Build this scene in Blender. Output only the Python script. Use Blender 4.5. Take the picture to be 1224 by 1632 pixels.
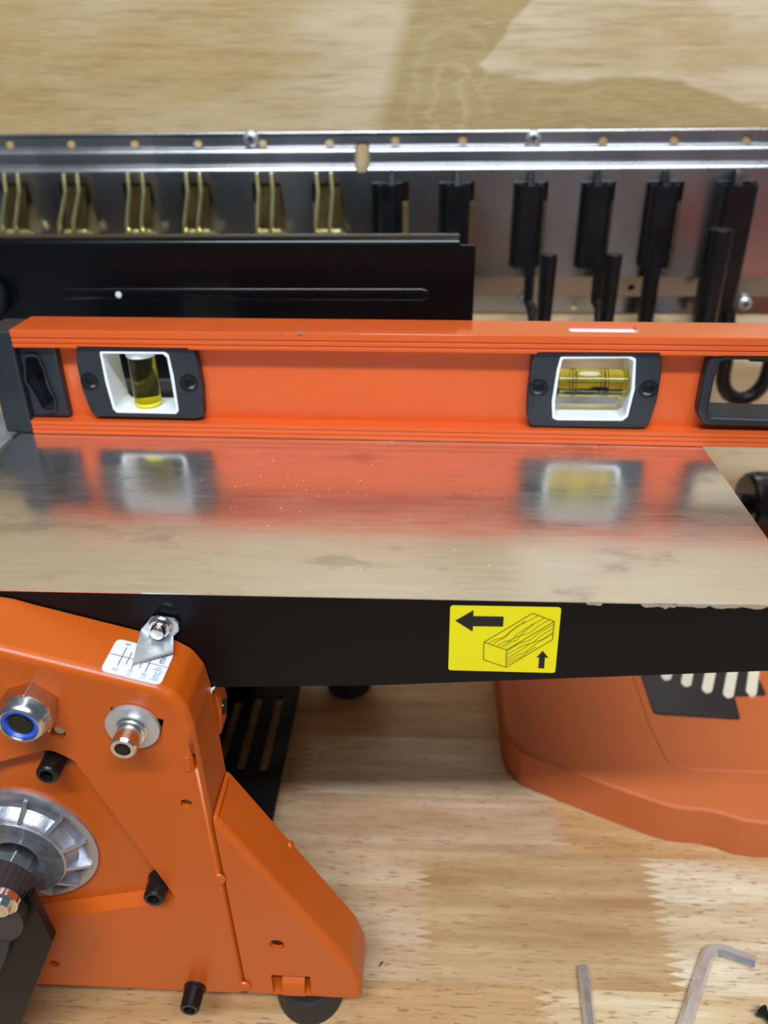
import bpy, bmesh, math, random
from mathutils import Vector, Matrix

# ------------------------------------------------------------------ clear
for o in list(bpy.data.objects):
    bpy.data.objects.remove(o, do_unlink=True)
scene = bpy.context.scene
COL = scene.collection
random.seed(7)

# ------------------------------------------------------------------ camera
F = 1290.0
CXP, CYP = 612.0, 816.0
CAM = Vector((0.0, 0.0, 0.3572))
RW = Matrix(((0.99868112, 0.05014797, -0.01100935),      # right
             (0.01470536, -0.48483405, -0.87448253),     # down
             (-0.04919123, 0.8731673, -0.48493205)))     # forward
cam_d = bpy.data.cameras.new('camera')
cam = bpy.data.objects.new('camera', cam_d)
COL.objects.link(cam)
right, down, fwd = RW[0], RW[1], RW[2]
m = Matrix.Identity(4)
for i in range(3):
    m[i][0] = right[i]; m[i][1] = -down[i]; m[i][2] = -fwd[i]; m[i][3] = CAM[i]
cam.matrix_world = m
cam_d.sensor_fit = 'VERTICAL'
cam_d.sensor_height = 32.0
cam_d.lens = 32.0 * F / 1632.0
cam_d.clip_start = 0.01
cam_d.dof.use_dof = True
cam_d.dof.focus_distance = 0.298
cam_d.dof.aperture_fstop = 8.4
scene.camera = cam

# ------------------------------------------------------------------ light
world = bpy.data.worlds.new('workshop'); scene.world = world
world.use_nodes = True
bg = world.node_tree.nodes['Background']
bg.inputs[0].default_value = (0.70, 0.86, 1.0, 1)
bg.inputs[1].default_value = 0.17
def area(name, loc, target, sx, sy, power, col):
    l = bpy.data.lights.new(name, 'AREA'); l.shape = 'RECTANGLE'
    l.size = sx; l.size_y = sy; l.energy = power; l.color = col
    o = bpy.data.objects.new(name, l); COL.objects.link(o)
    o.location = loc
    o.rotation_euler = (Vector(target) - Vector(loc)).to_track_quat('-Z', 'Y').to_euler()
    return o
area('ceiling_strip_light', (0.1, -0.75, 1.75), (0.05, 0.30, 0.1), 1.5, 0.14, 52.0, (0.86, 0.945, 1.0))
area('ceiling_strip_light', (0.1, 0.30, 1.95), (0.05, 0.32, 0.1), 2.0, 0.25, 5.0, (0.86, 0.945, 1.0))
vs = scene.view_settings
scene.display_settings.display_device = 'sRGB'
vs.view_transform = 'Standard'; vs.look = 'None'; vs.exposure = -0.1; vs.gamma = 1.0
vs.use_curve_mapping = False

# ------------------------------------------------------------------ pixel -> place on a real plane
def ray(x, y):
    return right * ((x - CXP) / F) + down * ((y - CYP) / F) + fwd
def onY(x, y, Y):
    d = ray(x, y); return CAM + d * (Y / d.y)
def onZ(x, y, z):
    d = ray(x, y); return CAM + d * ((z - CAM.z) / d.z)

# ------------------------------------------------------------------ materials
def lin(c):
    c = c / 255.0
    return c / 12.92 if c <= 0.04045 else ((c + 0.055) / 1.055) ** 2.4
def rgb(r, g, b): return (lin(r), lin(g), lin(b), 1.0)
class NT:
    def __init__(s, name):
        s.m = bpy.data.materials.new(name); s.m.use_nodes = True
        s.t = s.m.node_tree; s.b = s.t.nodes['Principled BSDF']
    def n(s, typ, **kw):
        nd = s.t.nodes.new(typ)
        for k, v in kw.items():
            if k[0] == '_': setattr(nd, k[1:], v)
            else:
                key = int(k[1:]) if k[0] == 'i' and k[1:].isdigit() else k
                nd.inputs[key].default_value = v
        return nd
    def l(s, a, b): s.t.links.new(a, b)
    def coords(s, scale=(1, 1, 1), rnd=0.0, loc=(0, 0, 0), world=True):
        # object coordinates turned into the place's own metric coordinates
        g = s.n('ShaderNodeNewGeometry')
        v = g.outputs['Position']
        if rnd:
            oi = s.n('ShaderNodeObjectInfo')
            mu = s.n('ShaderNodeVectorMath', _operation='SCALE'); mu.inputs[0].default_value = (1, 0.37, 0.71)
            mm = s.n('ShaderNodeMath', _operation='MULTIPLY'); mm.inputs[1].default_value = rnd
            s.l(oi.outputs['Random'], mm.inputs[0]); s.l(mm.outputs[0], mu.inputs['Scale'])
            ad = s.n('ShaderNodeVectorMath', _operation='ADD'); s.l(v, ad.inputs[0]); s.l(mu.outputs[0], ad.inputs[1]); v = ad.outputs[0]
        mp = s.n('ShaderNodeMapping'); mp.inputs['Scale'].default_value = scale; mp.inputs['Location'].default_value = loc
        s.l(v, mp.inputs[0]); return mp.outputs[0]
    def noise(s, vec, scale, detail=3.0, rough=0.5):
        nd = s.n('ShaderNodeTexNoise'); nd.inputs['Scale'].default_value = scale
        nd.inputs['Detail'].default_value = detail; nd.inputs['Roughness'].default_value = rough
        s.l(vec, nd.inputs['Vector']); return nd.outputs['Fac']
    def ramp(s, fac, stops):
        r = s.n('ShaderNodeValToRGB'); e = r.color_ramp.elements
        while len(e) < len(stops): e.new(0.5)
        for q, (p, c) in zip(e, stops): q.position = p; q.color = c
        s.l(fac, r.inputs[0]); return r.outputs[0]
    def rng(s, fac, a, b, c, d):
        r = s.n('ShaderNodeMapRange'); 
        for i, v in zip((1, 2, 3, 4), (a, b, c, d)): r.inputs[i].default_value = v
        s.l(fac, r.inputs[0]); return r.outputs[0]
    def mix(s, fac, a, b, mode='MIX'):
        x = s.n('ShaderNodeMix', _data_type='RGBA', _blend_type=mode)
        for inp, v in ((x.inputs[0], fac), (x.inputs[6], a), (x.inputs[7], b)):
            if hasattr(v, 'links'): s.l(v, inp)
            else: inp.default_value = v
        return x.outputs[2]
    def math(s, op, a, b=None):
        x = s.n('ShaderNodeMath', _operation=op)
        for inp, v in ((x.inputs[0], a), (x.inputs[1], b)):
            if v is None: continue
            if hasattr(v, 'links'): s.l(v, inp)
            else: inp.default_value = v
        return x.outputs[0]
    def bump(s, h, strength, dist=0.001):
        b = s.n('ShaderNodeBump'); b.inputs['Strength'].default_value = strength; b.inputs['Distance'].default_value = dist
        s.l(h, b.inputs['Height']); s.l(b.outputs[0], s.b.inputs['Normal'])

def simple(name, col, rough=0.4, metal=0.0, var=0.06, nscale=60.0, rvar=0.06, bump=0.0, bscale=900, spec=0.5, coat=0.0):
    k = NT(name)
    v = k.coords()
    f = k.noise(v, nscale)
    c2 = tuple(min(1, x * (1 + var)) for x in col[:3]) + (1,); c1 = tuple(x * (1 - var) for x in col[:3]) + (1,)
    k.l(k.ramp(f, [(0.3, c1), (0.7, c2)]), k.b.inputs['Base Color'])
    k.l(k.rng(f, 0.3, 0.7, rough - rvar, rough + rvar), k.b.inputs['Roughness'])
    k.b.inputs['Metallic'].default_value = metal
    k.b.inputs['Specular IOR Level'].default_value = spec
    k.b.inputs['Coat Weight'].default_value = coat
    if bump: k.bump(k.noise(v, bscale, 2), bump, 0.0003)
    return k.m

M = {}
M['orange'] = simple('orange_powder_coat', rgb(198, 87, 16), 0.34, var=0.03, nscale=30, bump=0.12, bscale=1500, rvar=0.03)
M['orange2'] = simple('orange_textured_paint', rgb(200, 103, 54), 0.62, var=0.03, nscale=20, bump=0.25, bscale=1800)
M['level'] = simple('red_orange_enamel', rgb(220, 94, 40), 0.12, var=0.02, nscale=40, rvar=0.03, spec=0.6, coat=0.6)
M['black'] = simple('black_satin_paint', rgb(13, 13, 15), 0.36, var=0.1, nscale=30, rvar=0.04, bump=0.05, bscale=1200, spec=0.18)
M['fence'] = simple('black_gloss_paint', rgb(12, 12, 14), 0.22, var=0.1, nscale=14, rvar=0.05, spec=0.3)
M['plastic'] = simple('charcoal_plastic', rgb(33, 35, 43), 0.48, var=0.05, bump=0.15, bscale=2500)
M['rubber'] = simple('black_rubber', rgb(36, 36, 38), 0.6, var=0.08)
M['hook'] = simple('black_vinyl_coating', rgb(16, 17, 20), 0.28, var=0.1)
M['blackox'] = simple('black_oxide_steel', rgb(24, 24, 25), 0.32, metal=0.3, var=0.1)
M['dullzinc'] = simple('dull_zinc_plate', rgb(200, 203, 208), 0.38, metal=0.7, var=0.06, nscale=160, rvar=0.06)
M['keysteel'] = simple('hex_key_steel', rgb(222, 223, 226), 0.24, metal=0.8, var=0.05, nscale=200)
M['olive'] = simple('shaded_yellow_zinc', rgb(104, 86, 52), 0.3, metal=0.8, var=0.15, nscale=60)
M['basepl'] = simple('matt_black_sheet', rgb(12, 12, 13), 0.6, var=0.1, spec=0.2)
M['white'] = simple('white_plastic', rgb(232, 236, 242), 0.4, var=0.01)
M['zinc'] = simple('zinc_plated_steel', rgb(205, 205, 208), 0.24, metal=1.0, var=0.05, nscale=200, rvar=0.08)
M['chrome'] = simple('bright_nickel_steel', rgb(222, 220, 218), 0.16, metal=1.0, var=0.04, nscale=300, rvar=0.05)
M['cast'] = simple('cast_aluminium', rgb(172, 174, 182), 0.36, metal=0.8, var=0.08, nscale=300, rvar=0.1, bump=0.2, bscale=1200)
M['gold'] = simple('yellow_zinc_plate', rgb(214, 206, 148), 0.22, metal=0.8, var=0.12, nscale=90, rvar=0.05)
M['blue'] = simple('blue_nylon', rgb(40, 92, 205), 0.4, var=0.03)
M['paper'] = simple('white_label', rgb(228, 226, 240), 0.35, var=0.01)
M['ink'] = simple('black_ink', rgb(24, 22, 26), 0.5, var=0.05)
M['inkblue'] = simple('light_blue_ink', rgb(100, 170, 226), 0.5, var=0.04)
M['yellow'] = simple('yellow_label', rgb(246, 230, 10), 0.4, var=0.015)
M['graphite'] = simple('dark_line_ink', rgb(74, 66, 8), 0.5, var=0.05)
M['cream'] = simple('cream_plastic', rgb(236, 226, 206), 0.45, var=0.02)
M['dust'] = simple('pale_sawdust', rgb(238, 200, 160), 0.8, var=0.1)
M['charcoal'] = simple('dark_grey_print', rgb(48, 44, 46), 0.45, var=0.05)

def steel_table():
    k = NT('ground_steel')
    v = k.coords((2.0, 26, 1)); n1 = k.noise(v, 22, 5, 0.6)
    v2 = k.coords((1, 1.8, 1), loc=(0.3, 0.1, 0)); n2 = k.noise(v2, 26, 4, 0.62)
    v3 = k.coords((1, 3, 1), loc=(1.3, 0.7, 0)); n3 = k.noise(v3, 70, 3, 0.6)
    base = k.ramp(n1, [(0.3, rgb(232, 231, 230)), (0.7, rgb(246, 245, 244))])
    stain = k.rng(n2, 0.58, 0.68, 0.0, 0.34)
    sc = k.rng(n3, 0.68, 0.78, 0.0, 0.22)
    st = k.math('MAXIMUM', stain, sc)
    k.l(k.mix(st, base, rgb(150, 142, 145)), k.b.inputs['Base Color'])
    r = k.rng(n1, 0.25, 0.75, 0.16, 0.23)
    r2 = k.rng(n2, 0.35, 0.7, -0.04, 0.10)
    k.l(k.math('ADD', r, r2), k.b.inputs['Roughness'])
    k.b.inputs['Metallic'].default_value = 0.95
    k.b.inputs['Anisotropic'].default_value = 0.35
    cx = k.n('ShaderNodeCombineXYZ'); cx.inputs[0].default_value = 1.0
    k.l(cx.outputs[0], k.b.inputs['Tangent'])
    k.bump(n1, 0.015, 0.0004)
    return k.m
M['steel'] = steel_table()

def rack_steel():
    k = NT('galvanised_sheet')
    v = k.coords((1, 1, 0.35)); n1 = k.noise(v, 14, 3, 0.55)
    n2 = k.noise(k.coords(), 400, 2)
    k.l(k.ramp(n1, [(0.3, rgb(168, 170, 176)), (0.7, rgb(196, 196, 200))]), k.b.inputs['Base Color'])
    k.l(k.rng(n1, 0.3, 0.7, 0.2, 0.32), k.b.inputs['Roughness'])
    k.b.inputs['Metallic'].default_value = 1.0
    k.bump(n2, 0.03, 0.0003)
    return k.m
M['rack'] = rack_steel()

def stave_wood():
    k = NT('rubberwood_stave')
    oi = k.n('ShaderNodeObjectInfo')
    v = k.coords((1, 9, 1), rnd=3.0); broad = k.noise(v, 12, 4, 0.55)
    v2 = k.coords((1, 16, 1), rnd=5.0); streak = k.noise(v2, 45, 4, 0.6)
    v3 = k.coords((14, 110, 10), rnd=7.0); fleck = k.noise(v3, 9, 2, 0.5)
    base = k.ramp(broad, [(0.28, rgb(190, 160, 122)), (0.5, rgb(212, 190, 158)), (0.72, rgb(230, 216, 192))])
    tone = oi.outputs['Color']
    c = k.mix(1.0, base, tone, 'MULTIPLY')
    c = k.mix(k.rng(streak, 0.48, 0.72, 0.0, 0.42), c, rgb(160, 122, 84))
    c = k.mix(k.math('MULTIPLY', k.rng(fleck, 0.605, 0.66, 0.0, 0.72), k.rng(oi.outputs['Random'], 0.0, 1.0, 0.6, 1.0)), c, rgb(132, 96, 64))
    k.l(c, k.b.inputs['Base Color'])
    k.l(k.rng(streak, 0.3, 0.7, 0.36, 0.5), k.b.inputs['Roughness'])
    k.bump(fleck, 0.05, -0.0005)
    return k.m
M['stave'] = stave_wood()

def plywood():
    k = NT('birch_plywood')
    g = k.n('ShaderNodeNewGeometry'); sp = k.n('ShaderNodeSeparateXYZ')
    wob = k.noise(k.coords((0.6, 1, 1.6)), 60, 3, 0.6)
    k.l(g.outputs['Position'], sp.inputs[0])
    wx = k.math('ADD', sp.outputs[0], k.math('MULTIPLY', k.math('SUBTRACT', wob, 0.5), 0.012))
    wz = k.math('ADD', sp.outputs[2], k.math('MULTIPLY', k.math('SUBTRACT', wob, 0.5), 0.008))
    def curve(inp, lo, hi, pts, vlo, vhi):
        fc = k.n('ShaderNodeFloatCurve'); cu = fc.mapping.curves[0]
        P = [((a - lo) / (hi - lo), (b - vlo) / (vhi - vlo)) for a, b in pts]
        cu.points[0].location = P[0]; cu.points[1].location = P[-1]
        for q in P[1:-1]: cu.points.new(*q)
        fc.mapping.update()
        k.l(k.math('DIVIDE', k.math('SUBTRACT', inp, lo), hi - lo), fc.inputs['Value'])
        return k.math('ADD', k.math('MULTIPLY', fc.outputs[0], vhi - vlo), vlo)
    W = lambda x, y: onY(x, y, 0.6)
    lw = [W(585, 260), W(600, 210), W(622, 130), W(642, 50), W(655, 0), W(700, -120)]
    lw = [(p.z, p.x) for p in lw]
    rw = [W(740, 160), W(764, 102), W(772, 95), W(802, 60), W(810, 40), W(848, 0), W(900, -120)]
    rw = [(p.z, p.x) for p in rw]
    gw = [W(560, 60), W(764, 102), W(792, 118), W(892, 131), W(937, 125), W(1012, 121), W(1062, 125), W(1137, 150), W(1224, 172), W(1400, 215)]
    gw = [(p.x, p.z) for p in gw]
    zl, zh = 0.25, 0.46; xl, xh = -0.1, 0.35
    left = curve(wz, lw[0][0], lw[-1][0], lw, -0.2, 0.2)
    rt = curve(wz, rw[0][0], rw[-1][0], rw, -0.2, 0.2)
    gl = curve(wx, gw[0][0], gw[-1][0], gw, 0.2, 0.6)
    step = lambda v, w=0.0016: k.rng(v, -w, w, 0.0, 1.0)
    inl = step(k.math('SUBTRACT', wx, left), 0.006)
    a = step(k.math('SUBTRACT', rt, wx)); b = step(k.math('SUBTRACT', gl, wz))
    mask = k.math('MULTIPLY', k.math('MULTIPLY', inl, k.math('MAXIMUM', a, b)), k.rng(wz, 0.225, 0.24, 0.0, 1.0))
    # the low part of the sheet below the rack carries broad bands of grain
    streak = k.noise(k.coords((1, 1, 14)), 26, 5, 0.62)
    fine = k.noise(k.coords((3, 1, 60)), 22, 4, 0.6)
    broad = k.noise(k.coords((0.7, 1, 3.0)), 9, 4, 0.55)
    lt = k.ramp(broad, [(0.36, rgb(196, 166, 118)), (0.58, rgb(219, 198, 166))])
    dk = k.ramp(broad, [(0.35, rgb(172, 144, 94)), (0.65, rgb(186, 160, 112))])
    leftpart = k.rng(wx, -0.32, 0.05, 0.75, 0.0)
    lt = k.mix(leftpart, lt, rgb(190, 156, 102))
    c = k.mix(mask, lt, dk)
    kc_ = W(716, 150)
    dx_ = k.math('SUBTRACT', wx, kc_.x); dz_ = k.math('MULTIPLY', k.math('SUBTRACT', wz, kc_.z), 0.62)
    di = k.math('SQRT', k.math('ADD', k.math('MULTIPLY', dx_, dx_), k.math('MULTIPLY', dz_, dz_)))
    rg = k.math('SINE', k.math('ADD', k.math('MULTIPLY', di, 480.0), k.math('MULTIPLY', broad, 26.0)))
    rg = k.math('MULTIPLY', k.rng(rg, 0.2, 1.0, 0.0, 0.34), k.rng(di, 0.012, 0.036, 1.0, 0.0))
    c = k.mix(k.math('MULTIPLY', rg, mask), c, rgb(214, 194, 156))
    c = k.mix(k.rng(streak, 0.48, 0.72, 0.0, 0.48), c, rgb(152, 114, 66))
    c = k.mix(k.rng(fine, 0.52, 0.72, 0.0, 0.45), c, rgb(228, 210, 176))
    k.l(c, k.b.inputs['Base Color'])
    k.b.inputs['Roughness'].default_value = 0.55
    k.bump(fine, 0.1, 0.0006)
    return k.m
M['ply'] = plywood()

def vial_mat(name, col, trans=0.85):
    k = NT(name)
    f = k.noise(k.coords(), 90)
    k.l(k.ramp(f, [(0.3, col), (0.7, tuple(min(1, c * 1.05) for c in col[:3]) + (1,))]), k.b.inputs['Base Color'])
    k.b.inputs['Roughness'].default_value = 0.06
    k.b.inputs['Transmission Weight'].default_value = trans
    k.b.inputs['IOR'].default_value = 1.3
    return k.m
M['vial'] = vial_mat('yellow_green_spirit', rgb(232, 220, 84), 1.0)
M['bubble'] = vial_mat('clear_bubble', rgb(246, 240, 214), 0.6)

# ------------------------------------------------------------------ mesh helpers
WLOC = {}
class MB:
    def __init__(s): s.v = []; s.f = []; s.mi = []
    def add(s, vs_, fs, mi=0):
        b = len(s.v); s.v += [Vector(q) for q in vs_]
        for f_ in fs: s.f.append([b + i for i in f_]); s.mi.append(mi)
        return s
    def prism(s, A, B, mi=0):
        n = len(A)
        s.add(list(A) + list(B), [list(range(n))[::-1], [n + i for i in range(n)]] + [[i, (i + 1) % n, n + (i + 1) % n, n + i] for i in range(n)], mi)
        return s
    def box(s, a, b, mi=0):
        x0, y0, z0 = a; x1, y1, z1 = b
        return s.prism([(x0, y0, z0), (x1, y0, z0), (x1, y1, z0), (x0, y1, z0)], [(x0, y0, z1), (x1, y0, z1), (x1, y1, z1), (x0, y1, z1)], mi)
    def lathe(s, c, axis, prof, n=32, mi=0, phase=0.0):
        # prof: (distance along axis, radius); closed with caps where radius > 0
        c = Vector(c); ax = Vector(axis).normalized()
        t = Vector((0, 0, 1)) if abs(ax.z) < 0.9 else Vector((1, 0, 0))
        e1 = ax.cross(t).normalized(); e2 = ax.cross(e1)
        b = []
        for d, r in prof:
            b.append([c + ax * d + (e1 * math.cos(2 * math.pi * i / n + phase) + e2 * math.sin(2 * math.pi * i / n + phase)) * r for i in range(n)])
        vv = [p for ring in b for p in ring]; ff = []
        for j in range(len(b) - 1):
            for i in range(n):
                ff.append([j * n + i, j * n + (i + 1) % n, (j + 1) * n + (i + 1) % n, (j + 1) * n + i])
        ff.append(list(range(n))[::-1]); L = (len(b) - 1) * n; ff.append([L + i for i in range(n)])
        return s.add(vv, ff, mi)
    def tube(s, path, r, n=10, mi=0, phase=0.0, sy=1.0):
        path = [Vector(p) for p in path]; rr = r if isinstance(r, (list, tuple)) else [r] * len(path)
        T = []
        for i in range(len(path)):
            a = path[max(i - 1, 0)]; b = path[min(i + 1, len(path) - 1)]
            T.append((b - a).normalized())
        up = Vector((0, 0, 1)) if abs(T[0].z) < 0.9 else Vector((0, 1, 0))
        e = (up - T[0] * up.dot(T[0])).normalized(); vv = []
        for i, p in enumerate(path):
            e = (e - T[i] * e.dot(T[i])).normalized(); g = T[i].cross(e)
            vv += [p + (e * math.cos(2 * math.pi * j / n + phase) * sy + g * math.sin(2 * math.pi * j / n + phase)) * rr[i] for j in range(n)]
        ff = []
        for i in range(len(path) - 1):
            for j in range(n): ff.append([i * n + j, i * n + (j + 1) % n, (i + 1) * n + (j + 1) % n, (i + 1) * n + j])
        ff.append(list(range(n))[::-1]); L = (len(path) - 1) * n; ff.append([L + j for j in range(n)])
        return s.add(vv, ff, mi)
    def stroke(s, pts, w, nrm, mi=0):
        # flat printed line of width w lying on a surface of normal nrm
        pts = [Vector(p) for p in pts]; nrm = Vector(nrm).normalized(); L = []; Rr = []
        for i, p in enumerate(pts):
            d = (pts[min(i + 1, len(pts) - 1)] - pts[max(i - 1, 0)]).normalized(); q = nrm.cross(d).normalized() * w / 2
            L.append(p + q); Rr.append(p - q)
        n = len(pts)
        return s.add(L + Rr, [[i, i + 1, n + i + 1, n + i] for i in range(n - 1)], mi)
    def build(s, name, mats, parent=None, bevel=0.0, seg=2, angle=30, smooth=True, cuts=None, recalc=True):
        me = bpy.data.meshes.new(name)
        c = Vector((0, 0, 0))
        lo = [min(v[i] for v in s.v) for i in range(3)]; hi = [max(v[i] for v in s.v) for i in range(3)]
        c = Vector([(a + b) / 2 for a, b in zip(lo, hi)])
        me.from_pydata([tuple(v - c) for v in s.v], [], s.f)
        if not isinstance(mats, (list, tuple)): mats = [mats]
        for mt in mats: me.materials.append(M[mt])
        for p, i in zip(me.polygons, s.mi): p.material_index = i
        if recalc:
            bm = bmesh.new(); bm.from_mesh(me); bmesh.ops.recalc_face_normals(bm, faces=bm.faces[:]); bm.to_mesh(me); bm.free()
        o = bpy.data.objects.new(name, me); COL.objects.link(o)
        o.location = c
        if cuts: cut(o, cuts)
        if bevel: bake_bevel(o, bevel, seg, angle)
        me = o.data
        if smooth:
            for p in me.polygons: p.use_smooth = True
            me.set_sharp_from_angle(angle=math.radians(angle))
        if smooth:
            wn = o.modifiers.new('wn', 'WEIGHTED_NORMAL'); wn.keep_sharp = True; wn.weight = 90
        WLOC[o.name] = c
        if parent is not None:
            o.parent = parent; o.location = c - WLOC[parent.name]
        return o
def _evaluated(o):
    bpy.context.view_layer.update()
    dg = bpy.context.evaluated_depsgraph_get()
    ev = o.evaluated_get(dg)
    me = bpy.data.meshes.new_from_object(ev, preserve_all_data_layers=True, depsgraph=dg)
    old = o.data; nm = old.name
    o.modifiers.clear(); o.data = me;  bpy.data.meshes.remove(old); me.name = nm
def cut(o, cutters):
    for k_ in cutters:
        me = bpy.data.meshes.new('cutter'); me.from_pydata([tuple(v) for v in k_.v], [], k_.f)
        bm = bmesh.new(); bm.from_mesh(me); bmesh.ops.recalc_face_normals(bm, faces=bm.faces[:]); bm.to_mesh(me); bm.free()
        co = bpy.data.objects.new('cutter', me); COL.objects.link(co)
        keep = o.data.copy()
        for solver in ('EXACT', 'FAST'):
            md = o.modifiers.new('b', 'BOOLEAN'); md.operation = 'DIFFERENCE'; md.object = co; md.solver = solver
            _evaluated(o)
            if len(o.data.polygons) > 4: break
            bad = o.data; o.data = keep.copy(); bpy.data.meshes.remove(bad); print('CUT retry', o.name, solver)
        bpy.data.meshes.remove(keep)
        bpy.data.objects.remove(co); bpy.data.meshes.remove(me)
def bake_bevel(o, w, seg, angle):
    md = o.modifiers.new('v', 'BEVEL'); md.width = w; md.segments = seg; md.limit_method = 'ANGLE'
    md.angle_limit = math.radians(angle); md.use_clamp_overlap = True
    _evaluated(o)
def thing(name, loc, label, cat, group=None):
    o = bpy.data.objects.new(name, None); COL.objects.link(o); o.location = loc
    o.empty_display_size = 0.02
    o['label'] = label; o['category'] = cat
    if group: o['group'] = group
    WLOC[o.name] = Vector(loc); return o
def tag(o, label, cat, group=None, kind=None):
    o['label'] = label; o['category'] = cat
    if group: o['group'] = group
    if kind: o['kind'] = kind
    return o
def rounded(poly, r, n=5):
    # round the corners of a 2-D polygon; r may be a list
    out = []; N = len(poly)
    for i in range(N):
        p = Vector(poly[i]); a = Vector(poly[i - 1]) - p; b = Vector(poly[(i + 1) % N]) - p
        ri = r[i] if isinstance(r, (list, tuple)) else r
        if ri <= 0: out.append((p.x, p.y)); continue
        la, lb = a.length, b.length; a.normalize(); b.normalize()
        ang = a.angle(b); d = min(ri / math.tan(ang / 2), la * 0.49, lb * 0.49)
        p0 = p + a * d; p1 = p + b * d
        for k_ in range(n + 1):
            t = k_ / n; q = p0 * (1 - t) ** 2 + p * 2 * t * (1 - t) + p1 * t * t
            out.append((q.x, q.y))
    return out
def text_mesh(body, size):
    cu = bpy.data.curves.new('t', 'FONT'); cu.body = body; cu.size = size; cu.align_x = 'CENTER'; cu.align_y = 'CENTER'
    o = bpy.data.objects.new('t', cu); COL.objects.link(o); bpy.context.view_layer.update()
    dg = bpy.context.evaluated_depsgraph_get(); me = bpy.data.meshes.new_from_object(o.evaluated_get(dg), depsgraph=dg)
    vv = [v.co.copy() for v in me.vertices]; ff = [list(p.vertices) for p in me.polygons]
    bpy.data.objects.remove(o); bpy.data.curves.remove(cu); bpy.data.meshes.remove(me)
    return vv, ff
def circ(c, r, n=24, y=None):
    return [(c[0] + r * math.cos(2 * math.pi * i / n), c[1] + r * math.sin(2 * math.pi * i / n)) for i in range(n)]
def inset(poly, d):
    # parallel offset of a simple polygon, inwards for d > 0
    N = len(poly); ar = sum(poly[i][0] * poly[(i + 1) % N][1] - poly[(i + 1) % N][0] * poly[i][1] for i in range(N)); sg = 1 if ar > 0 else -1
    out = []
    for i in range(N):
        a = Vector(poly[i - 1]); p = Vector(poly[i]); b = Vector(poly[(i + 1) % N])
        d1 = (p - a).normalized(); d2 = (b - p).normalized()
        n1 = Vector((-d1.y, d1.x)) * sg; n2 = Vector((-d2.y, d2.x)) * sg
        bs = (n1 + n2); bs = bs / max(0.35, bs.dot(n1)) if bs.length > 1e-9 else n1
        q = p + bs * d; out.append((q.x, q.y))
    return out
def loft(rings, mb=None, mi=0):
    mb = mb or MB(); n = len(rings[0]); vv = [p for r_ in rings for p in r_]; ff = []
    for j in range(len(rings) - 1):
        for i in range(n): ff.append([j * n + i, j * n + (i + 1) % n, (j + 1) * n + (i + 1) % n, (j + 1) * n + i])
    ff.append(list(range(n))[::-1]); L_ = (len(rings) - 1) * n; ff.append([L_ + i for i in range(n)])
    return mb.add(vv, ff, mi)
def filleted(poly, place, t0, t1, r, seg=4):
    # prism from t0 to t1 whose t0 rim is rounded with radius r; place(poly, t) -> points
    sg = 1 if t1 > t0 else -1; rings = []
    for k_ in range(seg + 1):
        a = math.pi / 2 * k_ / seg
        rings.append(place(inset(poly, r * (1 - math.sin(a))), t0 + sg * r * (1 - math.cos(a))))
    rings.append(place(poly, t1)); return loft(rings)
def flat_fronts(o):
    # big plane faces stay flat, the rounded rims between them are smooth
    o.modifiers.clear(); me = o.data
    me.set_sharp_from_angle(angle=math.radians(32))
    for p_ in me.polygons: p_.use_smooth = p_.area < 2.0e-4 and abs(p_.normal.y) < 0.995
    me.update()
def xz(poly, Y): return [Vector((a, Y, b)) for a, b in poly]
def xy(poly, z): return [Vector((a, b, z)) for a, b in poly]

# ================================================================== SETTING
WY = 0.60
w = MB().box((-1.0, WY, -0.02), (1.0, WY + 0.018, 1.25)).build('wall_back', 'ply'); w['kind'] = 'structure'

M['concrete'] = simple('grey_concrete', rgb(120, 118, 114), 0.7, var=0.12, nscale=6)
fl = MB().box((-1.6, -2.0, -0.93), (1.6, WY + .018, -0.90)).build('floor', 'concrete'); fl['kind'] = 'structure'

# workbench of finger-jointed staves
bench = thing('workbench', (0, 0.25, 0), 'pale wooden workbench top of finger-jointed staves under the machines', 'workbench')
rows = [-0.16, -0.11, -0.062, -0.012, 0.038, 0.086, 0.134, 0.172, 0.2135, 0.2825, 0.318, 0.362, 0.408, 0.455, 0.505, 0.552, 0.599]
TONES = [rgb(226, 206, 196), rgb(255, 246, 234), rgb(226, 203, 176), rgb(255, 252, 250), rgb(234, 206, 174), rgb(240, 224, 214)]
set_tone = {(8, 1): 5, (8, 2): 2, (8, 3): 3, (9, 1): 1, (9, 2): 0, (9, 3): 4, (10, 1): 2, (10, 2): 3, (10, 3): 0, (11, 1): 4, (11, 2): 2, (11, 3): 5, (7, 1): 4, (7, 2): 1, (7, 3): 2}
fixed = {8: [-0.62, -0.31, 0.003, 0.116, 0.40, 0.62], 9: [-0.62, -0.28, -0.135, 0.075, 0.31, 0.62], 10: [-0.62, -0.25, -0.065, 0.165, 0.41, 0.62],
         7: [-0.62, -0.2, 0.055, 0.30, 0.62], 11: [-0.62, -0.21, -0.045, 0.10, 0.33, 0.62]}
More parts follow.
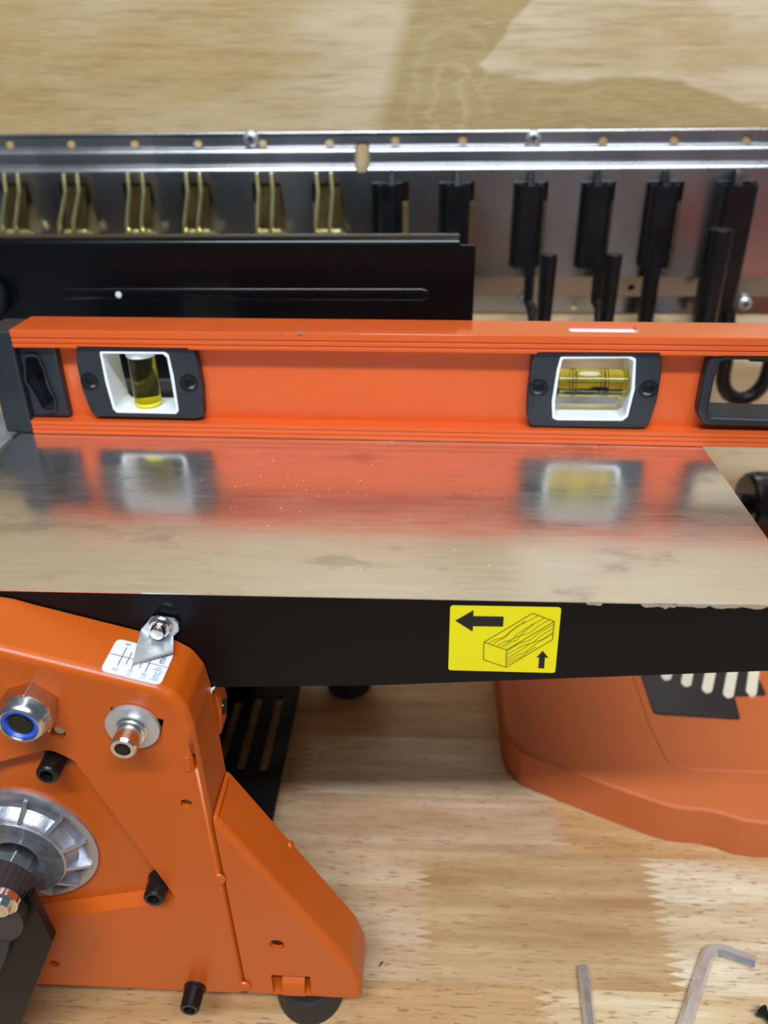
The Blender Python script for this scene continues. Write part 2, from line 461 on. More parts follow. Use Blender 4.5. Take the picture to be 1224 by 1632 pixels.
for i in range(len(rows) - 1):
    y0, y1 = rows[i], rows[i + 1]
    xs = fixed.get(i)
    if not xs:
        xs = [-0.62]; x = -0.62 + random.uniform(0.12, 0.3)
        while x < 0.5: xs.append(x); x += random.uniform(0.17, 0.34)
        xs.append(0.62)
    nt = max(4, int((y1 - y0) / 0.0042))
    def edge(x, flat):
        if flat: return [(x, y0), (x, y1)]
        return [(x + (0.0045 if j % 2 else -0.0045), y0 + (y1 - y0) * j / (2 * nt)) for j in range(2 * nt + 1)]
    for a in range(len(xs) - 1):
        E1 = edge(xs[a], a == 0); E2 = edge(xs[a + 1], a == len(xs) - 2)
        poly = E1 + E2[::-1]
        dz = -random.uniform(0.0, 0.00012)
        so = MB().prism(xy(poly, -0.032), xy(poly, dz)).build('stave', 'stave', bench, smooth=False)
        so.color = TONES[set_tone.get((i, a), random.randrange(len(TONES)))]

# ================================================================== WALL RACK
RY = 0.586
def wz(y, Y): return onY(612, y, Y).z
rack = thing('tool_rack', (0, WY, wz(497, 0.598)), 'long galvanised steel tool rail screwed to the plywood wall', 'tool rack')
prof = [(0.5985, wz(209, .5985)), (0.5985, wz(230, .5985))]
def bend(p, y0, Y1, Y2, n=6):
    # an outward step with a rounded top shoulder
    z0 = wz(y0, Y1); d = Y1 - Y2
    p.append((Y1, z0)); r = d
    for k_ in range(n + 1):
        t = math.pi / 2 * k_ / n
        p.append((Y2 + r * math.cos(t) if False else Y1 - r * math.sin(t), z0 - r * (1 - math.cos(t))))
def shoulder(p, Yin, Yout, ztop, r):
    p.append((Yin, ztop + 0.0008))
    p.append((Yin - 0.0006, ztop + 0.0001))
    for k_ in range(7):
        t = math.pi / 2 * k_ / 6
        p.append((Yout + r - r * math.sin(t), ztop - r + r * math.cos(t)))
zt_ = wz(208, .5985)
pf = [(0.5996, zt_)] + [(0.5996 - .0014 * math.sin(math.pi / 2 * k_ / 5), zt_ - 0.0014 * (1 - math.cos(math.pi / 2 * k_ / 5))) for k_ in range(1, 6)] + [(0.5985, zt_ - .0028)]
shoulder(pf, 0.5985, 0.5925, wz(233, .5945), 0.0042)
shoulder(pf, 0.5925, 0.5865, wz(262, .5885), 0.0042)
zb = wz(441, .5865); pf += [(0.5865, zb), (0.5975, wz(470, .5975)), (0.5985, wz(472, .5985)), (0.5985, wz(497, .5985))]
th = 0.0013
nr = []
for i, p in enumerate(pf):
    a = Vector(pf[max(i - 1, 0)]); b = Vector(pf[min(i + 1, len(pf) - 1)]); d = (b - a).normalized(); nr.append((p[0] - d.y * -th * -1, p[1] + d.x * -th * -1))
back = []
for i, p in enumerate(pf):
    a = Vector(pf[max(i - 1, 0)]); b = Vector(pf[min(i + 1, len(pf) - 1)]); d = (b - a).normalized()
    q = Vector((-d.y, d.x))
    if q.x < 0: q = -q
    back.append((min(p[0] + max(q.x, 0.6) * th, 0.5999), p[1] + q.y * th * 0.4))
sec = pf + back[::-1]
cuts = []
holes_x = [15, 113, 214, 315, 418, 525, 630, 738, 864, 962, 1075, 1190]
def hole(x, y, r, Y, n=16):
    p = onY(x, y, Y); k_ = MB(); k_.lathe((p.x, 0.58, p.z), (0, 1, 0), [(0, r), (0.05, r)], n); return k_
for x in holes_x:
    if x == 864: continue
    cuts.append(hole(x, 226 + (229 - 226) * (1 - x / 612) if x < 612 else 222.5, 0.0031, 0.5985))
p = onY(577, 251, 0.590); ov = rounded([(p.x - .0052, p.z - .009), (p.x + .0052, p.z - .009), (p.x + .0052, p.z + .009), (p.x - .0052, p.z + .009)], .0052)
cuts.append(MB().prism(xz(ov, 0.57), xz(ov, 0.63)))
clipx = [9, 104, 206, 299, 412, 507]
hookx = [623, 728, 846, 953, 1062, 1178]
for x in clipx:
    a = onY(x - 11, 292, RY); b = onY(x + 34, 372, RY)
    q = [(a.x, b.z), (a.x + 0.0225, b.z), (a.x + 0.019, a.z), (a.x, a.z)]
    q = [(a.x + .0005, b.z), (a.x + .0235, b.z), (a.x + .0195, a.z), (a.x, a.z)]
    cuts.append(MB().prism(xz(q, 0.57), xz(q, 0.63)))
for x in hookx:
    a = onY(x - 20, 290, RY)
    q = [(a.x, a.z - .057), (a.x + .0205, a.z - .057), (a.x + .0205, a.z), (a.x, a.z)]
    cuts.append(MB().prism(xz(q, 0.57), xz(q, 0.63)))
for x, y in ((1003, 455), (915, 489), (1028, 489)): cuts.append(hole(x, y, 0.0026, 0.5985))
MB().prism([(-0.55, a, b) for a, b in sec], [(0.55, a, b) for a, b in sec]).build('rail_sheet', 'rack', rack, cuts=cuts, angle=25)
def rack_screw(x, y):
    c = onY(x, y, 0.597); c.y = 0.5975
    o = MB().lathe(c, (0, -1, 0), [(0, .0052), (.0012, .0050), (.0024, .0038), (.003, .0018)], 20).build('screw', 'dullzinc', rack)
    MB().box((c.x - .0026, c.y - .0034, c.z - .0005), (c.x + .0026, c.y - .0028, c.z + .0005)).box((c.x - .0005, c.y - .0034, c.z - .0026), (c.x + .0005, c.y - .0028, c.z + .0026)).build('cross_recess', 'blackox', o)
for x, y in ((400, 221), (850, 220), (839, 477), (1187, 484)): rack_screw(x, y)

# spring clips
def arcpts(c, r, a0, a1, n, fn):
    return [fn(c[0] + r * math.cos(a0 + (a1 - a0) * i / n), c[1] + r * math.sin(a0 + (a1 - a0) * i / n)) for i in range(n + 1)]
ord_ = ['leftmost at the frame edge', 'second from the left', 'third from the left', 'fourth from the left', 'fifth from the left, before the rail joint', 'sixth, next to the black hooks']
for i, x in enumerate(clipx):
    a = onY(x, 278, RY - 0.004); lean = [-6, -9, -3.5, -5, -2, -4][i]
    t = thing('spring_clip', (a.x + .005, RY, onY(x, 376, RY).z), 'yellow zinc wire clip on the steel rail, ' + ord_[i], 'clip', 'spring clips on the rail')
    for dx in (0, 22 + (1 if i in (2, 4, 5) else -0.5)):
        pts = [onY(x + dx - 3, 277, RY - .001), onY(x + dx - 3, 279, RY - .006), onY(x + dx - 1.5, 292, RY - .010), onY(x + dx, 304, RY - .013), onY(x + dx, 308, RY - .0135),
               onY(x + dx + lean * .5, 332, RY - .015), onY(x + dx + lean, 356, RY - .017), onY(x + dx + lean, 364, RY - .017), onY(x + dx + lean + 1, 378, RY - .011)]
        MB().tube(pts, .0013, 8).build('prong', 'gold', t)
    A = onY(x + 3, 293, RY + .004); B = onY(x + 29, 375, RY + .004)
    MB().prism([(A.x, RY + .003, A.z), (A.x + .0135, RY + .003, A.z), (B.x + .0062, RY - .004, B.z), (A.x - .005, RY - .004, B.z)],
               [(A.x, RY + .0045, A.z), (A.x + .0135, RY + .0045, A.z), (B.x + .0062, RY - .0025, B.z), (A.x - .005, RY - .0025, B.z)]).build('spring_plate', 'olive', t)
    for dx in (13, 33):
        c = onY(x + dx - 4, 371.5, RY - .012)
        MB().tube([c + Vector((-.006, .004, -.0015)), c + Vector((-.003, 0, .0005)), c + Vector((.002, 0, .0006)), c + Vector((.0058, .003, -.0016))], [.0012, .0021, .0021, .0012], 8).build('curl', 'gold', t)

# black coated hooks
hl = ['black coated channel hook behind the fence, nearest the gold clips', 'black coated channel hook just behind the fence end',
      'black coated hook with upright peg above the level, left of the pair', 'black coated hook with upright peg above the level, right of the pair',
      'long straight black hook without a peg, second from the right', 'largest black hook with a thick peg at the right edge']
def channel(x, t, zt, zbm, front, wd=.0195, name='channel'):
    # U-shaped sheet channel standing off the rail
    c = onY(x, 300, RY - front); x0, x1 = c.x - wd / 2, c.x + wd / 2
    y0 = RY - front; y1 = RY + .001; s = .0016
    poly = [(x0, y1), (x0 + .0008, y0 + .002), (x0 + .003, y0), (x1 - .003, y0), (x1 - .0008, y0 + .002), (x1, y1), (x1 - s, y1), (x1 - s - .0006, y0 + .003), (x1 - .0042, y0 + s), (x0 + .0042, y0 + s), (x0 + s + .0006, y0 + .003), (x0 + s, y1)]
    return MB().prism(xy(poly, zbm), xy(poly, zt)).build(name, 'hook', t, angle=40), c
for i, x in enumerate(hookx):
    a = onY(x, 292, RY - .008)
    t = thing('tool_hook', (a.x, RY, wz(425, RY)), hl[i], 'hook', 'black hooks on the rail')
    front = .012 if i < 5 else .020
    zt = onY(x, 296, RY - front).z; zbm = wz(428 if i < 5 else 520, RY - front)
    wd = [.0125, .013, .0165, .017, .019, .0225][i]; off = [-3, 2, 5, 8, 6, 10][i]
    ch, c = channel(x + off - 4, t, zt, zbm, front, wd)
    # hanging tab reaching up through the slot
    q = onY(x + 1, 270, RY - .002); r_ = onY(x + 1, 296, RY - front + .002)
    MB().prism([(q.x - .0018, q.y, q.z), (q.x + .0018, q.y, q.z), (r_.x + .0022, r_.y, r_.z), (r_.x - .0022, r_.y, r_.z)],
               [(q.x - .0018, q.y + .003, q.z), (q.x + .0018, q.y + .003, q.z), (r_.x + .0022, r_.y + .008, r_.z - .002), (r_.x - .0022, r_.y + .008, r_.z - .002)]).build('tab', 'hook', t, bevel=.0005)
    # bearing plate against the rail
    MB().box((c.x - .0105, RY - .0012, wz(424, RY)), (c.x + .0105, RY - .0002, wz(291, RY))).build('back_plate', 'hook', t, bevel=.0004)
    if i in (2, 3):
        ax = onY([842, 950][i - 2], 470, RY - .010).x
        bx = onY([874, 977][i - 2], 420, .540).x
        zlow = onY(850, 545, .545).z
        p0 = Vector((ax, RY - .008, zbm + .012)); p1 = Vector((ax, RY - .010, wz(478, RY - .010)))
        MB().tube([p0, p0 * .5 + p1 * .5, p1, p1 + Vector((.002, -.006, -.004)), Vector(((ax + bx) / 2, .556, zlow + .006)), Vector((bx - .002, .545, zlow)), Vector((bx, .541, zlow + .004))], .0036, 10).build('arm', 'hook', t)
        zt2 = onY(874, 405, .540).z
        MB().lathe((bx, .540, zlow), (0, 0, 1), [(0, .0048), (zt2 - zlow - .001, .0055), (zt2 - zlow, .005)], 20).build('peg', 'hook', t)
    if i == 4:
        p0 = Vector((c.x - .001, RY - .008, zbm + .012)); MB().tube([p0, p0 + Vector((-.0002, -.001, -.03)), p0 + Vector((-.0004, -.003, -.075)), p0 + Vector((-.0004, -.02, -.088)), p0 + Vector((-.0004, -.045, -.088))], .0056, 14).build('arm', 'hook', t)
    if i == 5:
        Yr = .568; cx_ = onY(1157, 575, Yr).x; zc = onY(1187, 595, Yr).z; R_ = .0155
        P_ = [Vector((cx_ - .0055, Yr, zbm + .012)), Vector((cx_ - .002, Yr, zc + .022)), Vector((cx_, Yr, zc + .008))] + [Vector((cx_ + R_ - R_ * math.cos(a_), Yr, zc - 1.25 * R_ * math.sin(a_))) for a_ in [math.pi * j / 10 for j in range(11)]] + [Vector((cx_ + 2 * R_ + .001, Yr, zc + .03))]
        MB().tube(P_, .0052, 12).build('arm', 'hook', t)
        bx = onY(1150, 366, .522).x; zt2 = onY(1150, 365, .522).z; zl = onY(1120, 590, .522).z
        MB().lathe((bx, .522, zl), (0, 0, 1), [(0, .0068), (zt2 - zl - .0012, .0076), (zt2 - zl, .007)], 24).build('peg', 'hook', t)
        MB().tube([(bx, .522, zl + .004), (bx + .012, .545, zl + .001), (cx_ - .003, Yr, zc + .012)], .005, 10).build('cross_bar', 'hook', t)

# ================================================================== JOINTER
YF = 0.2165; TT = 0.205; YP = 0.192
jo = thing('benchtop_jointer', (-0.10, 0.30, 0), 'orange and black benchtop jointer with a shiny steel table', 'jointer')
# --- steel tables
tb = MB().box((-0.192, YF + .0002, TT - .007), (0.1245, 0.4245, TT)).build('infeed_table', 'steel', jo, smooth=False)
MB().box((-0.42, YF + .0002, TT - .007), (-0.232, 0.4245, TT + .0015)).build('outfeed_table', 'steel', jo, bevel=.0003, seg=1)
cb = MB().lathe((-0.2110, YF + .004, TT - .0195), (0, 1, 0), [(0, .0180), (.195, .0180)], 40).build('cutter_block', 'dullzinc', jo)
for k_ in range(3):
    an = math.radians(60 + 120 * k_)
    c = Vector((-0.2110 + .0175 * math.cos(an), 0, TT - .0195 + .0175 * math.sin(an)))
    MB().box((c.x - .004, YF + .006, c.z - .0012), (c.x + .004, YF + .19, c.z + .0012)).build('knife', 'dullzinc', cb)
# specks on the table
sd = MB()
for k_ in range(60):
    x_, y_ = random.gauss(-0.02, 0.06), random.uniform(0.225, 0.325)
    if random.random() < .5: x_, y_ = random.gauss(-0.055, 0.03), random.gauss(0.295, 0.012)
    x_ = max(-.13, min(.10, x_)); s_ = random.uniform(.0001, .00024); d_ = random.uniform(.6, 1.8)
    sd.lathe((x_, y_, TT - .00002), (0, 0, 1), [(0, s_ * d_), (s_ * .8, s_ * .5)], 5, phase=random.random() * 6)
tag(sd.build('sawdust', 'dust'), 'tiny pale sawdust specks scattered over the steel table', 'sawdust', kind='stuff')

# --- black apron below the table edge
bl = [(-0.30, .158), (-0.15, .1602), (-0.0733, .165), (-0.013, .1679), (0.1155, .1783), (0.1243, .179)]
poly = bl + [(0.1243, TT - .0004), (-0.30, TT - .0004)]
ap = MB().prism(xz(poly, YF), xz(poly, YF + .003)).build('table_apron', 'black', jo, bevel=.0004, seg=2)
MB().box((-.185, 0.420, .165), (.12, 0.424, TT - .0075)).build('rear_apron', 'black', jo)
MB().box((0.1205, YF + .0035, .172), (0.1240, 0.4195, TT - .0075)).build('end_apron', 'black', jo)
for x0, x1, dz in ((935, 960, 2), (1022, 1080, 5), (1075, 1130, 3), (1130, 1224, 4)):
    pts = []
    n = 9
    for j in range(n + 1):
        x = x0 + (x1 - x0) * j / n; y = 963.0 + (x - 935) * .012
        pts.append((x, y))
    low = [(x, y + dz * (0.4 + 0.9 * random.random()) * (1 if 0 < j < n else .15)) for j, (x, y) in enumerate(pts)]
    P_ = [onY(x, y - 1, YF - .00015) for x, y in pts] + [onY(x, y, YF - .00015) for x, y in low[::-1]]
    MB().prism(P_, [p + Vector((0, .0003, 0)) for p in P_]).build('paint_chip', 'zinc', ap, smooth=False)

# --- yellow sticker
def sk(u, v, e):   # sticker coordinates (zoom pixels of the 1224 x 816 view)
    return onY(700 + u / 5.829, 950 + v / 5.829, YF - e)
sm = MB()
cor = [(103, 86), (1134, 104), (1076, 712), (84, 686)]
cor2 = [(onY(700 + u / 5.829, 950 + v / 5.829, YF).x, onY(700 + u / 5.829, 950 + v / 5.829, YF).z) for u, v in cor]
rc = rounded(cor2, .0011, 5)
sm.prism(xz(rc, YF - .00012), xz(rc, YF + .0002), 0)
def fillpoly(pts, mi, e=.0002):
    P_ = [sk(u, v, e) for u, v in pts]; sm.add(P_, [list(range(len(P_)))], mi)
fillpoly([(148, 228), (320, 130), (317, 186), (600, 190), (594, 284), (314, 280), (311, 330)], 1)
fillpoly([(962, 508), (1014, 572), (982, 572), (976, 672), (920, 670), (928, 570), (902, 570)], 1)
def line(pts, w_=.00022, mi=2): sm.stroke([sk(u, v, .0002) for u, v in pts], w_, (0, -1, 0), mi)
ln = .00026
A_, B_, C_, D_, E_, F_, G_ = (416, 428), (626, 500), (620, 662), (410, 590), (868, 160), (1070, 236), (1052, 404)
for a_, b_ in ((A_, B_), (B_, C_), (C_, D_), (D_, A_), (A_, E_), (E_, F_), (F_, B_), (F_, G_), (G_, C_)): line([a_, b_], ln)
def wavy(p0, p1, bumps, n=18):
    out = []
    for j in range(n + 1):
        t_ = j / n; x = p0[0] + (p1[0] - p0[0]) * t_; y = p0[1] + (p1[1] - p0[1]) * t_
        for c_, wd_, h_ in bumps: y += h_ * math.exp(-((t_ - c_) / wd_) ** 2)
        out.append((x, y))
    line(out, .00018)
wavy((460, 436), (915, 184), [(.3, .12, 22), (.62, .1, -10)])
wavy((500, 448), (800, 232), [(.35, .12, 16)])
wavy((540, 462), (975, 204), [(.3, .08, 26), (.7, .15, -6)])
wavy((575, 474), (1020, 222), [(.25, .14, -16), (.6, .12, 18)])
wavy((612, 470), (880, 262), [(.4, .1, 24)])
wavy((628, 512), (1066, 262), [(.5, .12, 20), (.2, .1, -8)])
wavy((628, 545), (1062, 300), [(.55, .12, 24)])
wavy((626, 580), (1060, 335), [(.5, .12, -14), (.8, .1, 12)])
wavy((626, 608), (1056, 350), [(.4, .12, 16)])
wavy((624, 636), (900, 470), [(.5, .15, 12)])
o = sm.build('feed_direction_label', ['yellow', 'ink', 'graphite'], ap, smooth=False, recalc=False)
o['label'] = 'yellow sticker with arrows and a drawn timber block'

# --- fence
FY = 0.420
ztop = onY(400, 388, FY).z
xr = onY(756, 450, FY).x; xroll = onY(733, 385, FY).x
fp = [(-0.40, TT + .0006), (xr, TT + .0006), (xr, ztop - .0012), (xroll + .001, ztop - .0012), (xroll - .0006, ztop), (-0.40, ztop)]
fe = MB().prism(xz(fp, FY), xz(fp, FY + .003)).build('fence', 'fence', jo, bevel=.0006, seg=2)
# rolled top flange
pr = [(FY, ztop - .0015)]
for k_ in range(7):
    a_ = math.pi / 2 * k_ / 6; pr.append((FY + .0045 - .0045 * math.cos(a_), ztop - .0015 + .0045 * math.sin(a_)))
pr += [(FY + .0105, ztop + .003), (FY + .0105, ztop + .001), (FY + .0055, ztop + .001), (FY + .003, ztop - .0015)]
MB().prism([(-0.40, a_, b_) for a_, b_ in pr], [(xroll, a_, b_) for a_, b_ in pr]).build('rolled_edge', 'fence', fe, bevel=.0006)
# pressed rib
z_r = onY(400, 469, FY).z; xl_, xrr = onY(88, 466, FY).x, onY(688, 470, FY).x
rb = MB(); N_ = 8
prs = [(-.0032 * math.cos(math.pi * k_ / N_), -.0010 * math.sin(math.pi * k_ / N_)) for k_ in range(N_ + 1)]
ringA = []
stn = [(xl_, .05), (xl_ + .002, .7), (xl_ + .005, 1), (xrr - .005, 1), (xrr - .002, .7), (xrr, .05)]
vv = [(x_, FY + .0002 + d_ * s_, z_r + h_ * s_) for x_, s_ in stn for h_, d_ in prs]; n_ = N_ + 1
rb.add(vv, [[i * n_ + j, i * n_ + j + 1, (i + 1) * n_ + j + 1, (i + 1) * n_ + j] for i in range(len(stn) - 1) for j in range(N_)])
rb.build('pressed_rib', 'fence', fe, angle=60)
c = onY(189, 470, FY - .0017)
MB().lathe(c, (0, -1, 0), [(0, .0018), (.0004, .0016), (.0006, .0008)], 9).build('paint_chip', 'white', fe)
c = onY(-34, 478, FY - .012)
MB().lathe((c.x, FY, c.z), (0, -1, 0), [(0, .008), (.004, .0115), (.009, .0118), (.0115, .0105), (.012, .007)], 28).build('fence_knob', 'plastic', fe)

# --- orange housing
hp = []
for x, y in [(0, 1046), (80, 1064), (160, 1083), (215, 1098), (252, 1110)]:
    p = onY(x, y, YP); hp.append((p.x, p.z))
sl = (hp[2][1] - hp[0][1]) / (hp[2][0] - hp[0][0])
top0 = hp[0]
xl = -0.30
prof = [(xl, .021), (-.0705, .021), (-.0737, .150), (-.0740, .168), (-.0752, .1765), (-.0785, .1825), (-.0835, .1860)]
prof += [(-.0945, .1893), (-.130, .1998), (-.1365, .2020), (-.150, .2044), (xl, .2044)]
# slope of the top taken from the photograph's front edge
xt = lambda z: z
cuts = []
# recessed pocket round the hub
pk = []
for x, y in [(-260, 1330), (0, 1214), (78, 1194), (118, 1212), (284, 1436), (74, 1464), (-200, 1560)]:
    p = onY(x, y, YP); pk.append((p.x, p.z))
PD = .0045
rr_ = [.004, .02, .006, .006, .004, .008, .004]
cuts.append(MB().prism(xz(rounded(inset(pk, -.0008), rr_, 5), YP - .001), xz(rounded(inset(pk, .0030), rr_, 5), YP + PD)))
def cyl_cut(x, y, r, d=.012, n=20, Y=YP):
    p = onY(x, y, Y); k_ = MB(); k_.lathe((p.x, Y - .004, p.z), (0, 1, 0), [(0, r), (d + .004, r)], n); return k_
for x, y, r in ((92, 1168, .0027), (297, 1281, .0021), (87, 1536, .0021)): cuts.append(cyl_cut(x, y, r))
# rectangular slot behind the big washer, narrow tab slot
sq = [(onY(x, y, YP).x, onY(x, y, YP).z) for x, y in ((176, 1127), (261, 1147), (256, 1174), (176, 1150))]
cuts.append(MB().prism(xz(sq, YP - .01), xz(sq, YP + .012)))
a = onY(304, 1203, YP); b = onY(311, 1230, YP)
cuts.append(MB().box((a.x, YP - .01, b.z), (a.x + .0012, YP + .006, a.z)))
profr = rounded(prof, [.0, .004, .006, .008, .008, .008, .008, .008, .008, .008, .008, 0], 6)
ho = filleted(profr, xz, YP, YF - .0006, .0028).build('housing', 'orange', jo)
cut(ho, cuts)
flat_fronts(ho)
# inner frame behind the housing that carries the table
MB().box((-.29, YF + .004, .020), (-.150, .36, .150)).build('inner_frame', 'black', jo, bevel=.002)
p = onY(336, 1122, YF + .008)
lug = MB().prism([(-.083, YF + .004, p.z - .012), (-.0745, YF + .004, p.z - .012), (-.0730, YF + .004, p.z), (-.0745, YF + .004, p.z + .012), (-.083, YF + .004, p.z + .012)],
                 [(-.083, YF + .014, p.z - .012), (-.0745, YF + .014, p.z - .012), (-.0730, YF + .014, p.z), (-.0745, YF + .014, p.z + .012), (-.083, YF + .014, p.z + .012)]).build('lug', 'orange', jo, bevel=.001)
MB().lathe((-.0738, YF + .008, p.z - .001), (1, 0, 0), [(0, .003), (.0012, .0028)], 14).build('screw', 'blackox', lug)
# torn white scrap at the corner
c = onY(333, 1098, YF - .0004)
pts = [(-.0022, 0), (-.0009, .0006), (.0000, .0011), (.0006, .0005), (.0024, .0013), (.0012, -.0002), (.0012, -.0010), (-.0002, -.0022), (-.0006, -.0006)]
MB().prism([(c.x + a, YF - .0016, c.z + b) for a, b in pts], [(c.x + a, YF - .0004, c.z + b) for a, b in pts]).build('paint_flake', 'white', ho, smooth=False)
# tab next to the slot
a = onY(292, 1206, YP); b = onY(304, 1228, YP)
MB().box((a.x, YP - .0006, b.z), (b.x + .0004, YP + .001, a.z)).build('pressed_tab', 'orange', ho, bevel=.0003)
# holes seen as screws sunk in the panel
for x, y, r, mt in ((92, 1168, .0024, 'cast'), (297, 1281, .0018, 'olive'), (87, 1536, .0018, 'olive')):
    p = onY(x, y, YP)
    MB().lathe((p.x, YP + .0055, p.z), (0, -1, 0), [(0, r), (.0035, r), (.0042, r * .75)], 16).build('set_screw', mt, ho)

def top_z(x):
    P_ = prof[3:]
    for a_, b_ in zip(P_, P_[1:]):
        if b_[0] <= x <= a_[0]: return b_[1] + (a_[1] - b_[1]) * (x - b_[0]) / (a_[0] - b_[0])
    return .19
# --- scale label lying on the sloping top
P0 = Vector((-.130, 0, .1998)); P1 = Vector((-.0945, 0, .1893)); sd_ = (P1 - P0).normalized(); nn = Vector((-sd_.z, 0, sd_.x))
if nn.z < 0: nn = -nn
def on_top(x, y, e=.0):
    d = ray(x, y); o_ = P0 + nn * e
    t_ = (o_ - CAM).dot(nn) / d.dot(nn); return CAM + d * t_
def lb(u, v, e): return on_top(150 + u / 6.12, 970 + v / 6.12, e)
lm = MB()
cor = [lb(205, 292, .0001), (lb(790, 430, .0001)), (lb(640, 752, .0001)), (lb(80, 604, .0001))]
ex = sd_; ey = Vector((0, 1, 0))
c2 = [((q - P0).dot(ex), (q - P0).dot(ey)) for q in cor]
# squared up to the housing's own directions
u0 = (c2[0][0] + c2[3][0]) / 2; u1 = (c2[1][0] + c2[2][0]) / 2; v0 = (c2[2][1] + c2[3][1]) / 2; v1 = (c2[0][1] + c2[1][1]) / 2
sqr = rounded([(u0, v0), (u1, v0), (u1, v1), (u0, v1)], .0022, 5)
def L3(u, v, e): return P0 + ex * u + ey * v + nn * e
lm.prism([L3(u, v, .0002) for u, v in sqr], [L3(u, v, -.0003) for u, v in sqr], 0)
def lc(a, b, e=.0003): return L3(u0 + (u1 - u0) * a, v0 + (v1 - v0) * b, e)     # 0..1 label coordinates
lm.stroke([lc(0.01, .52), lc(.99, .52)], .00022, nn, 1)
for a_ in (.22, .335, .45, .565, .68):
    hi_ = .80 if a_ in (.22, .45, .68) else .70; lo_ = .24 if a_ in (.22, .45, .68) else .32
    lm.stroke([lc(a_, lo_), lc(a_, hi_)], .00024, nn, 1)
lm.stroke([lc(.36, .86), lc(.47, .86)], .00022, nn, 1)
def ltext(body, a_, b_, size, mi):
    vv_, ff_ = text_mesh(body, size); o_ = lc(a_, b_)
    # lettering reads along the depth of the label
    lm.add([o_ + ey * q.x - ex * q.y for q in vv_], ff_, mi)
ltext('0', .22, .90, .0022, 1); ltext('mm', .86, .75, .0036, 1)
ltext('0', .22, .12, .0024, 2); ltext('1/16', .45, .12, .0019, 2); ltext('1/8', .68, .12, .0023, 2); ltext('inch', .86, .27, .0040, 2)
o = lm.build('depth_scale_label', ['paper', 'ink', 'inkblue'], ho, smooth=False, recalc=False)
o['label'] = 'white depth scale label with mm and inch marks'

# --- pointer
pa = [onY(x, y, YF - .0010) for x, y in ((236, 990), (241, 983), (252, 981), (278, 985), (285, 992), (286, 1003))]
def on_slope(x, y, e):
    q = onY(x, y, YF - .0010); q.z = P0.z + (q.x - P0.x) * sd_.z / sd_.x + e; return q
pbR = on_slope(281, 1030, .0030); pbL = on_slope(230, 1020, .0022)
tip = on_top(211, 1056, .0014); rgt = on_top(276, 1037, .0024)
top_poly = pa + [pbR, pbL]
pm = MB(); off = Vector((0, -.0011, 0))
pm.prism([p + off for p in top_poly], top_poly)
q1 = pbL + off; q2 = pbR + off
pm.prism([q1, q2, rgt, tip], [q1 + Vector((0, .0008, .0007)) * -1, q2 + Vector((0, .0008, .0007)) * -1, rgt + Vector((0, -.0002, -.0008)), tip + Vector((0, -.0002, -.0008))])
po = pm.build('depth_pointer', 'dullzinc', ap, smooth=False); po['label'] = 'bent bare metal pointer'
c = onY(257, 996, YF - .002)
ps = MB().lathe((c.x, YF - .002, c.z), (0, -1, 0), [(0, .0038), (.0006, .0040), (.0012, .0036), (.0014, .0033), (.0024, .0034), (.0025, .0026), (.0042, .0026), (.0050, .0022), (.0053, .0012)], 24).build('pointer_screw', 'chrome', ap)
# --- nylon-insert nut
def hexa(r, n=6, ph=0): return [(r * math.cos(2 * math.pi * i / n + ph), r * math.sin(2 * math.pi * i / n + ph)) for i in range(n)]
p = onY(53, 1121, YP); nb = Vector((p.x, YP, p.z))
nm = MB(); hx = hexa(.0092, 6, .35)
nm.prism([(nb.x + a, YP, nb.z + b) for a, b in hx], [(nb.x + a, YP - .0065, nb.z + b) for a, b in hx])
nm.lathe((nb.x, YP - .0055, nb.z), (0, -1, 0), [(0, .0088), (.0012, .0086), (.002, .0080), (.0034, .0078), (.0046, .0070), (.005, .0062), (.0046, .0058), (.002, .0056)], 32)
nu = nm.build('lock_nut', 'zinc', ho, bevel=.0003, angle=45)
MB().lathe((nb.x, YP - .0075, nb.z), (0, -1, 0), [(0, .0057), (.0024, .0057), (.0026, .0050), (.0014, .0042)], 28).build('nylon_ring', 'blue', nu)
MB().lathe((nb.x, YP - .0072, nb.z), (0, -1, 0), [(0, .0040), (.0022, .0040), (.0025, .0036)], 24).build('stud_end', 'blackox', nu)
# --- washer and socket bolt
p = onY(213, 1155, YP)
wo = MB().lathe((p.x, YP - .0003, p.z), (0, -1, 0), [(0, .0089), (.0013, .0089), (.0015, .0086)], 36).build('washer', 'dullzinc', ho)
bo = MB().lathe((p.x, YP - .0017, p.z), (0, -1, 0), [(0, .0052), (.0009, .0053), (.0012, .0049), (.0018, .0051), (.0026, .0050), (.0028, .0043), (.0085, .0043), (.0092, .0038), (.0092, .0026), (.0062, .0022)], 28).build('socket_bolt', 'chrome', wo.parent)
hxx = hexa(.0023, 6, .2)
MB().prism([(p.x + a, YP - .0095, p.z + b) for a, b in hxx], [(p.x + a, YP - .0111, p.z + b) for a, b in hxx]).build('hex_socket', 'blackox', ho)
# --- black socket screws
for x, y, dep in ((92, 1204, PD), (256, 1399, PD), (311, 1574, 0.0)):
    p = onY(x, y, YP + dep); Y0 = YP + dep + .0006
    s_ = MB().lathe((p.x, Y0, p.z), (0, -1, 0), [(0, .0046), (.0016, .0046), (.0019, .0041), (.0025, .0041), (.0092, .0039), (.0098, .0034), (.0098, .0023), (.0068, .0020)], 24).build('cap_screw', 'blackox', ho)

